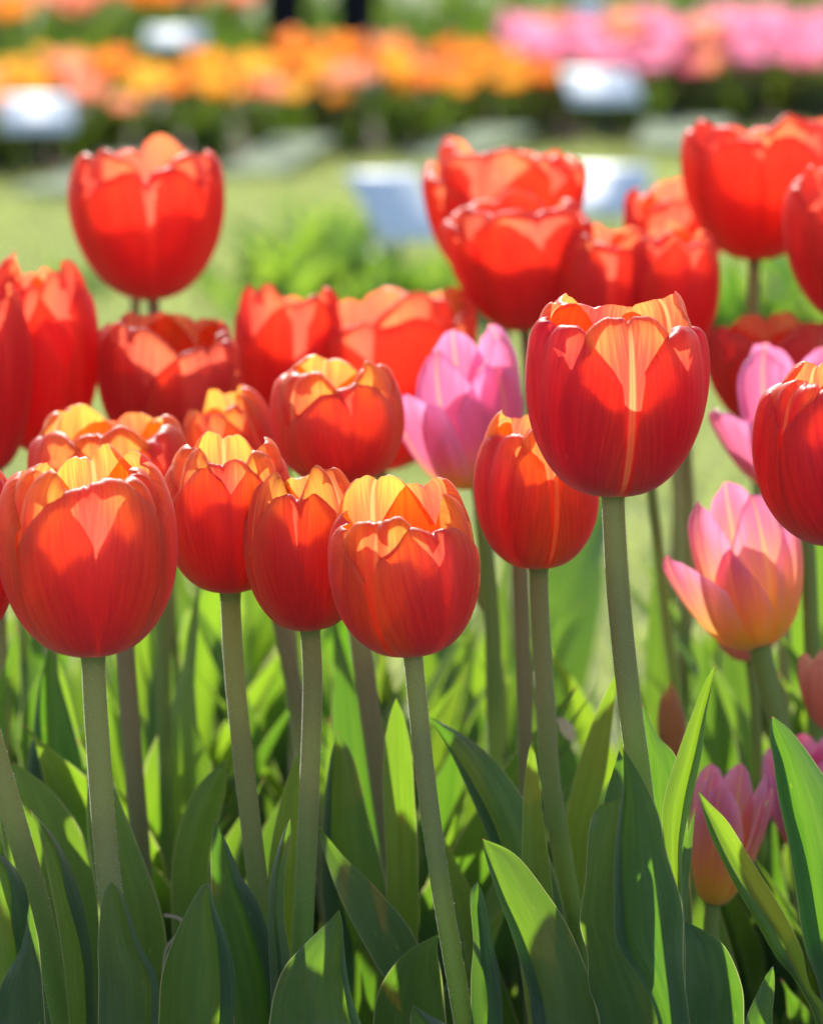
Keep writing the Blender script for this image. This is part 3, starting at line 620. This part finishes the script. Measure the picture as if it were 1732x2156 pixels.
# middle distance, softer
leaf_on('T8', [(80, 2250, 235, 2250), (60, 2100, 235, 2100), (30, 1900, 212, 1900), (0, 1750, 178, 1770), (0, 1670, 130, 1690), (10, 1630, 80, 1640)], 1.66, (28, 1605), fold=.1, yaw=.2, seed=23)
leaf_on('T8', [(240, 2250, 350, 2250), (230, 2100, 352, 2100), (215, 2000, 351, 1990), (205, 1900, 335, 1905), (185, 1760, 290, 1780), (185, 1650, 250, 1680)], 1.60, (205, 1560), fold=.2, yaw=.3, seed=24)
leaf_on('T8', [(110, 2000, 200, 2000), (80, 1800, 200, 1800), (58, 1650, 190, 1650), (70, 1530, 155, 1530), (85, 1430, 125, 1430)], 1.76, (108, 1350), fold=.3, yaw=.2, seed=25, flap=(-1, 0.30))
leaf_on('T8', [(140, 1900, 230, 1900), (130, 1740, 215, 1760), (126, 1600, 186, 1640), (118, 1480, 160, 1520), (116, 1420, 140, 1440)], 1.78, (118, 1370), fold=.2, yaw=-.2, seed=26, mat='leafY')
leaf_on('T8', [(370, 2100, 470, 2100), (362, 1950, 450, 1950), (362, 1820, 440, 1820), (385, 1720, 462, 1720), (420, 1650, 475, 1660)], 1.68, (478, 1598), fold=.3, yaw=.2, seed=27)
leaf_on('T9', [(700, 2150, 850, 2150), (690, 2000, 830, 2000), (676, 1850, 810, 1850), (680, 1720, 775, 1720), (694, 1600, 745, 1600)], 1.66, (712, 1540), fold=.3, yaw=.2, seed=28, flap=(-1, 0.30))
leaf_on('T9', [(820, 2150, 880, 2150), (815, 1950, 880, 1950), (812, 1800, 880, 1800), (806, 1680, 872, 1680), (808, 1580, 866, 1590), (820, 1510, 850, 1510)], 1.62, (834, 1470), fold=.3, yaw=-.1, seed=29, mat='leafY')
leaf_on('T9', [(860, 2150, 900, 2150), (790, 2030, 880, 1990), (720, 1900, 800, 1880), (680, 1790, 720, 1800)], 1.58, (664, 1730), fold=-.2, yaw=.6, seed=30)
leaf_on('T5', [(1120, 2200, 1230, 2200), (1080, 1950, 1190, 1930), (1035, 1790, 1140, 1760), (1000, 1700, 1100, 1680), (950, 1590, 1040, 1600), (915, 1530, 975, 1548)], 1.58, (896, 1505), fold=.3, yaw=.3, seed=31, flap=(-1, 0.20))
leaf_on('T5', [(1098, 2050, 1180, 2050), (1098, 1850, 1160, 1850), (1100, 1700, 1140, 1700), (1108, 1610, 1130, 1610)], 1.54, (1119, 1555), fold=.4, yaw=-.3, seed=32, mat='leafY')
leaf_on('T5', [(1190, 2100, 1250, 2100), (1180, 1900, 1240, 1900), (1186, 1750, 1248, 1750), (1215, 1620, 1275, 1630), (1255, 1500, 1290, 1510)], 1.66, (1305, 1400), fold=.3, yaw=.2, seed=33, mat='leafY')
leaf_on('T5', [(790, 2250, 950, 2250), (785, 2156, 940, 2156), (800, 2080, 930, 2060), (850, 2010, 920, 2000)], 1.52, (925, 1965), foot=(.04, 1.5, 0), fold=.3, yaw=.2, seed=34)

# ------------------------------------------------------------------ more foliage in the near bed
def generic_leaves(root, n, mts, l0, l1, seed):
    rr = random.Random(seed)
    for k in range(n):
        lib_leaf(root, rr.choice(mts), rr.uniform(l0, l1), rr.uniform(0, 2 * math.pi), wide=rr.uniform(.8, 1.15), i=rr.randrange(8))
for i, (key, (root, P)) in enumerate(TL.items()):
    if key[0] in 'BH': generic_leaves(root, 3, ['leaf', 'leaf', 'leafY'], .20, .34, i)
    elif key[0] == 'P': generic_leaves(root, 2, ['leafY', 'leaf'], .16, .26, i)
    elif key in ('T8', 'T9', 'T10'): generic_leaves(root, 1, ['leafY'], .22, .30, i)
rr = random.Random(4)
for i in range(96):
    if i >= 84: x, y = rr.uniform(-.30, .32), rr.uniform(1.60, 1.80)
    elif i < 50: x, y = rr.uniform(-.36, .40), rr.uniform(1.78, 2.62)
    else: x, y = rr.choice((-1, 1)) * rr.uniform(.38, .95), rr.uniform(1.35, 2.6)
    r = empty('tulip_foliage', (x, y, 0), 'clump of tulip leaves without a visible bloom, low in the blurred middle of the near bed', 'plant', 'leaf clumps between the tulip stems')
    generic_leaves(r, rr.choice((2, 3, 3, 4)), ['leaf', 'leaf', 'leafY'], .18 if i < 84 else .13, .33 if i < 84 else .21, 500 + i)
# a withered pale petal caught in the leaves and a curled dry tendril
wp = empty('fallen_petal', tuple(at(1205, 1560, 1.72)), 'small withered white petal caught between the leaves right of centre', 'petal')
V, F, uv = petal(.006, .016, .6, 20, half=40, nu=9, nv=9); part('petal_blade', V + np.array(wp.location), F, M['dry'], wp, uv)
wp.rotation_euler = (0, R(-35), 0)
P = catmull([tuple(at(*p)) for p in [(345, 2080, 1.6), (350, 2000, 1.6), (385, 1960, 1.6), (378, 1935, 1.6), (345, 1928, 1.6)]], 24)
root = empty('dry_tendril', tuple(P[0]), 'curled pale brown dry tendril between leaves at lower left', 'tendril')
V, F, uv = tube(P, .0009, 8); part('tendril', V, F, M['dry'], root, uv)

# ------------------------------------------------------------------ weeds on the lawn
wspots = [(600, 560, 1.0), (650, 500, 1.15), (700, 470, 1.1), (560, 610, .9), (740, 560, 1.1), (820, 600, .9), (690, 610, 1.0), (880, 590, 1.0), (640, 640, .7),
          (500, 560, .7), (1250, 900, .5), (1560, 640, 1.2), (1640, 620, 1.2), (1700, 660, 1.0), (180, 560, .6), (980, 620, 1.0), (930, 900, .45), (1480, 640, .8)]
for i, (px, py, s_) in enumerate(wspots):
    Y = CAM_Z * F_PX / (py + 45 + 200)
    p = at(px, py + 45, Y)
    r = empty('weed_clump', (p.x, Y, -.01), 'blurred tuft of leafy yellow-green weeds growing in the lawn', 'weeds', 'weed tufts in the lawn')
    rr = random.Random(i + 900)
    for k in range(26):
        o = lib_leaf(r, 'weed' if rr.random() < .45 else 'leaf', rr.uniform(.06, .15) * s_, rr.uniform(0, 6.28), rr.randrange(8), wide=1.7,
                     loc=(rr.uniform(-.06, .06), rr.uniform(-.06, .06), 0))
        o.rotation_euler = (rr.uniform(-.5, .7), rr.uniform(-.5, .5), rr.uniform(0, 6.28))

# ------------------------------------------------------------------ far beds
def far_blossom(mat, seed, openn):
    V = []; F = []; uv = []
    for sp in blossom_specs(seed * 37, seed, cleft=0, half=52):
        sp['lean'] = openn * random.uniform(.6, 1.4); sp['point'] = .3
        v, f, u = petal(.043, .074, 1.05, nu=9, nv=10, **sp)
        F += (f + sum(len(x) for x in V)).tolist(); V.append(v); uv.append(u)
    return mesh('blossom', np.concatenate(V), F, M[mat], np.concatenate(uv))
FB = {m: [far_blossom(m, s + 40, o) for s, o in ((1, 12), (2, 22), (3, 30))] for m in ('pO', 'pQ', 'pS', 'pY')}
def far_stem():
    V, F, uv = tube(catmull([(0, 0, 0), (.003, 0, .1), (0, .002, .205)], 6), .0035, 6); return mesh('stem', V, F, M['stemG'], uv)
FS = far_stem()
def far_leaves(seed):
    rr = random.Random(seed); V = []; F = []; uv = []; n = 0
    for k in range(7):
        v, f, u = leaf_geo(rr.uniform(.13, .21), rr.uniform(.014, .02), rr.uniform(5, 20), rr.uniform(10, 60), .4, rr.uniform(-40, 40), .2, k + seed, nu=5, nv=7)
        a = rr.uniform(0, 6.28); c, s = math.cos(a), math.sin(a)
        v = np.stack([v[:, 0] * c - v[:, 1] * s + rr.uniform(-.03, .03), v[:, 0] * s + v[:, 1] * c + rr.uniform(-.03, .03), v[:, 2]], -1)
        V.append(v); F += (f + n).tolist(); n += len(v); uv.append(u)
    return mesh('leaves', np.concatenate(V), F, M['dull'], np.concatenate(uv))
FL = [far_leaves(s) for s in (1, 2, 3, 4)]
def far_tulip(x, y, mat, scale, label, group, bloom=True, rr=random):
    r = empty('tulip' if bloom else 'leafy_plant', (x, y, 0), label, 'tulip' if bloom else 'plant', group)
    r.rotation_euler = (0, 0, rr.uniform(0, 6.28)); r.scale = (scale,) * 3
    o = link('leaves', rr.choice(FL), r)
    if bloom:
        link('stem', FS, r)
        o = link('blossom', rr.choice(FB[mat]), r, (0, 0, .20)); o.rotation_euler = (rr.uniform(-.25, .25), rr.uniform(-.25, .25), 0)
    return r
rr = random.Random(77)
for i, off in enumerate(np.arange(.06, 1.8, .17)):
    wv = 1.55 + off * .2
    for x in np.arange(-1.6, 1.9, .17):
        xx = x + rr.uniform(-.055, .055) + (i % 2) * .08; yy = bedY(xx) + off + rr.uniform(-.04, .04)
        px = 866 + xx / yy * F_PX
        if px < 1085 + rr.gauss(0, 50):
            mt = rr.choice(('pO', 'pO', 'pO', 'pY', 'pY', 'pS'))
            g = 'orange tulips in the far bed'; lb = 'open apricot orange tulip in the far blurred bed, at its left and middle'
        else:
            mt = 'pQ' if rr.random() < .9 else 'pS'
            g = 'pink tulips in the far bed'; lb = 'open pink tulip in the far blurred bed, at its right end'
        if off > 1.0 + max(0, xx + .3) * .5: continue
        far_tulip(xx, yy, mt, rr.uniform(.85, 1.22) * (1.15 if g[0] == 'p' else 1) * (.86 if off < .3 else 1), lb, g, rr=rr)
# second bed behind, mostly leaves
for i, off in enumerate(list(np.arange(2.0, 5.5, .34)) + list(np.arange(5.6, 11, .6))):
    for x in np.arange(-2.6, 3.6, .32 if off < 5.5 else .4):
        xx = x + rr.uniform(-.08, .08); yy = bedY(xx) + off + rr.uniform(-.1, .1)
        px = 866 + xx / yy * F_PX
        if px < -260 or px > 1990 or (abs(px - 675) < 145 and yy < 13.75): continue
        bl = off > 4.4 and px < 520 and rr.random() < .8
        far_tulip(xx, yy, 'pS' if rr.random() < .5 else 'pO', rr.uniform(1.15, 1.3) if off < 2.9 else rr.uniform(1.35, 1.8),
                  'small orange tulip in the bed furthest back' if bl else 'leafy green plant in the bed furthest back, no bloom seen',
                  'orange tulips in the back bed' if bl else 'leafy plants in the back bed', bl, rr)

# ------------------------------------------------------------------ signs
def sign(label, px, py, Y, w_, h_, rz, post_to=0, bend=1.0):
    c = at(px, py, Y); root = empty('plant_sign', (c.x, c.y, 0), label, 'sign')
    n = 9; V = []; 
    # a plate curved backwards at the top like a bent card
    prof = [(0, 0)]
    for k in range(1, n):
        q = k / (n - 1); a = R(40 + 28 * bend * min(1, max(0, (q - .05) / .25))); prof.append((prof[-1][0] + math.sin(a) * h_ / (n - 1), prof[-1][1] + math.cos(a) * h_ / (n - 1)))
    my = prof[-1][0] / 2; mz = prof[-1][1] / 2
    ca, sa = math.cos(rz), math.sin(rz)
    th = .003
    for sgn in (0, 1):
        for (yy, zz) in prof:
            for xx in (-w_ / 2, w_ / 2):
                y2 = yy - my + sgn * th; z2 = zz - mz - sgn * th * .6
                V.append((c.x + xx * ca - y2 * sa, c.y + xx * sa + y2 * ca, c.z + z2))
    F = []
    for k in range(n - 1):
        a = 2 * k; F.append([a, a + 1, a + 3, a + 2]); b_ = a + 2 * n; F.append([b_ + 2, b_ + 3, b_ + 1, b_])
        F.append([a, a + 2, b_ + 2, b_]); F.append([a + 1, b_ + 1, b_ + 3, a + 3])
    F.append([0, 2 * n, 2 * n + 1, 1]); e = 2 * n - 2; F.append([e, e + 1, e + 1 + 2 * n, e + 2 * n])
    part('plate', V, F, M['sign'], root)
    V, F, uv = tube([(c.x, c.y + .012, 0), (c.x, c.y + .012, c.z * .5), (c.x, c.y + .012, c.z - .004)], .006, 8)
    part('post', V, F, M['signdark'], root)
sign('white sign at the left edge in front of the orange tulips', 78, 238, 8.75, .185, .19, R(8))
sign('white sign in front of the pink tulips at the right', 1266, 182, 9.8, .205, .20, R(7))
sign('small white sign standing behind the orange tulips at upper left', 370, 78, 11.6, .20, .13, R(0), bend=1)
sign('pale blue sign on the lawn left of the big scarlet blooms', 838, 433, 5.9, .135, .185, R(26), bend=.55)
sign('white sign on the lawn mostly hidden behind the scarlet blooms', 1275, 400, 6.3, .155, .175, R(-10), bend=.9)
sign('faint bluish sign behind the pink tulips near the top', 1243, 20, 13.6, .13, .12, R(0), bend=.3)
def plank(label, px, py, Y, w_, h_, rz, rx):
    c = at(px, py, Y); c.z = .035
    root = empty('plank', (c.x, c.y, 0), label, 'plank')
    n = 10; V = []; F = []
    for k in range(n + 1):
        t = k / n - .5
        for sx, sz in ((-1, -1), (1, -1), (1, 1), (-1, 1)):
            x = sx * w_ / 2 * (1 + .03 * math.sin(k * 2.1)); y = t * h_ + sx * .02
            z = t * h_ * math.sin(rx) + sz * .009 + .004 * math.sin(k * 1.3)
            V.append((c.x + x * math.cos(rz) - y * math.sin(rz), c.y + x * math.sin(rz) + y * math.cos(rz), c.z + z))
    for k in range(n):
        for q in range(4): F.append([4 * k + q, 4 * k + (q + 1) % 4, 4 * k + 4 + (q + 1) % 4, 4 * k + 4 + q])
    F.append([3, 2, 1, 0]); F.append([4 * n, 4 * n + 1, 4 * n + 2, 4 * n + 3])
    part('plank_board', V, F, M['board'], root, smooth=False)
plank('pale weathered plank lying on the lawn edge right of the lone scarlet tulip', 585, 330, 9.15, .16, .6, R(-12), R(5))
plank('pale weathered plank lying on the lawn edge behind the big scarlet bloom', 985, 290, 9.6, .16, .55, R(-24), R(5))
plank('pale weathered plank partly behind the lone scarlet tulip', 205, 345, 8.5, .16, .6, R(-20), R(4))
plank('pale beige plank lying at the right end of the lawn edge', 1440, 280, 10.0, .26, .6, R(-6), R(3))

# ------------------------------------------------------------------ person between the far beds (only the trouser legs are in frame)
def person():
    Y = 13.6; cx = at(675, 50, Y).x
    root = empty('person', (cx, Y, 0), 'person in black trousers standing behind the orange flower bed', 'person')
    def skin(name, verts, edges, rads, mat, sub=2):
        me = bpy.data.meshes.new(name); me.from_pydata([tuple(v) for v in verts], edges, []); me.materials.append(mat)
        o = link(name, me, root)
        sk = o.modifiers.new('skin', 'SKIN'); sk.use_smooth_shade = True
        for d, r in zip(me.skin_vertices[0].data, rads): d.radius = (r, r)
        me.skin_vertices[0].data[0].use_root = True
        s = o.modifiers.new('subsurf', 'SUBSURF'); s.levels = s.render_levels = sub
        return o
    hx = .143
    body = skin('body', [(0, 0, .95), (0, 0, 1.15), (0, 0, 1.38), (0, 0, 1.50), (0, -.01, 1.58), (0, -.02, 1.68),
                         (-.17, 0, 1.42), (-.23, .01, 1.15), (-.22, -.06, .90), (-.22, -.08, .82), (.17, 0, 1.42), (.23, .01, 1.15), (.22, -.06, .90), (.22, -.08, .82)],
         [(0, 1), (1, 2), (2, 3), (3, 4), (4, 5), (2, 6), (6, 7), (7, 8), (8, 9), (2, 10), (10, 11), (11, 12), (12, 13)],
         [.15, .135, .15, .06, .055, .10, .06, .045, .035, .03, .06, .045, .035, .03], M['skin'])
    skin('jacket', [(0, 0, .90), (0, 0, 1.15), (0, 0, 1.40), (-.175, 0, 1.42), (-.235, .01, 1.15), (-.225, -.05, .93), (.175, 0, 1.42), (.235, .01, 1.15), (.225, -.05, .93)],
         [(0, 1), (1, 2), (2, 3), (3, 4), (4, 5), (2, 6), (6, 7), (7, 8)], [.175, .16, .165, .075, .06, .05, .075, .06, .05], M['coat'])
    skin('trousers', [(0, 0, .95), (-hx * .8, 0, .85), (-hx, -.01, .48), (-hx, .01, .07), (hx * .8, 0, .85), (hx, -.01, .48), (hx, .01, .07)],
         [(0, 1), (1, 2), (2, 3), (0, 4), (4, 5), (5, 6)], [.15, .12, .092, .088, .12, .092, .088], M['cloth'])
    for s in (-1, 1):
        skin('shoe', [(s * hx, .05, .05), (s * hx, -.06, .045), (s * hx, -.19, .035)], [(0, 1), (1, 2)], [.048, .05, .035], M['shoe'])
        for k in range(5):
            x0 = s * .22; dx = (k - 1.5) * .018 * (1 if k else 2)
            skin('finger', [(x0, -.085, .80), (x0 + dx * .6, -.095, .765 if k else .79), (x0 + dx, -.09, .73 if k else .77)], [(0, 1), (1, 2)], [.011, .009, .008], M['skin'], 1)
    th = np.linspace(0, np.pi * .62, 9)[:, None]; ph = np.linspace(0, 2 * np.pi, 17)[None, :]
    V = np.stack([.108 * np.sin(th) * np.cos(ph), .012 + .118 * np.sin(th) * np.sin(ph), 1.70 + .115 * np.cos(th) + 0 * ph], -1).reshape(-1, 3)
    link('hair', mesh('hair', V, grid_faces(17, 9), M['coat']), root)
person()
print('objects', len(bpy.data.objects), 'tris', sum(len(o.data.polygons) * 2 for o in bpy.data.objects if o.type == 'MESH'))
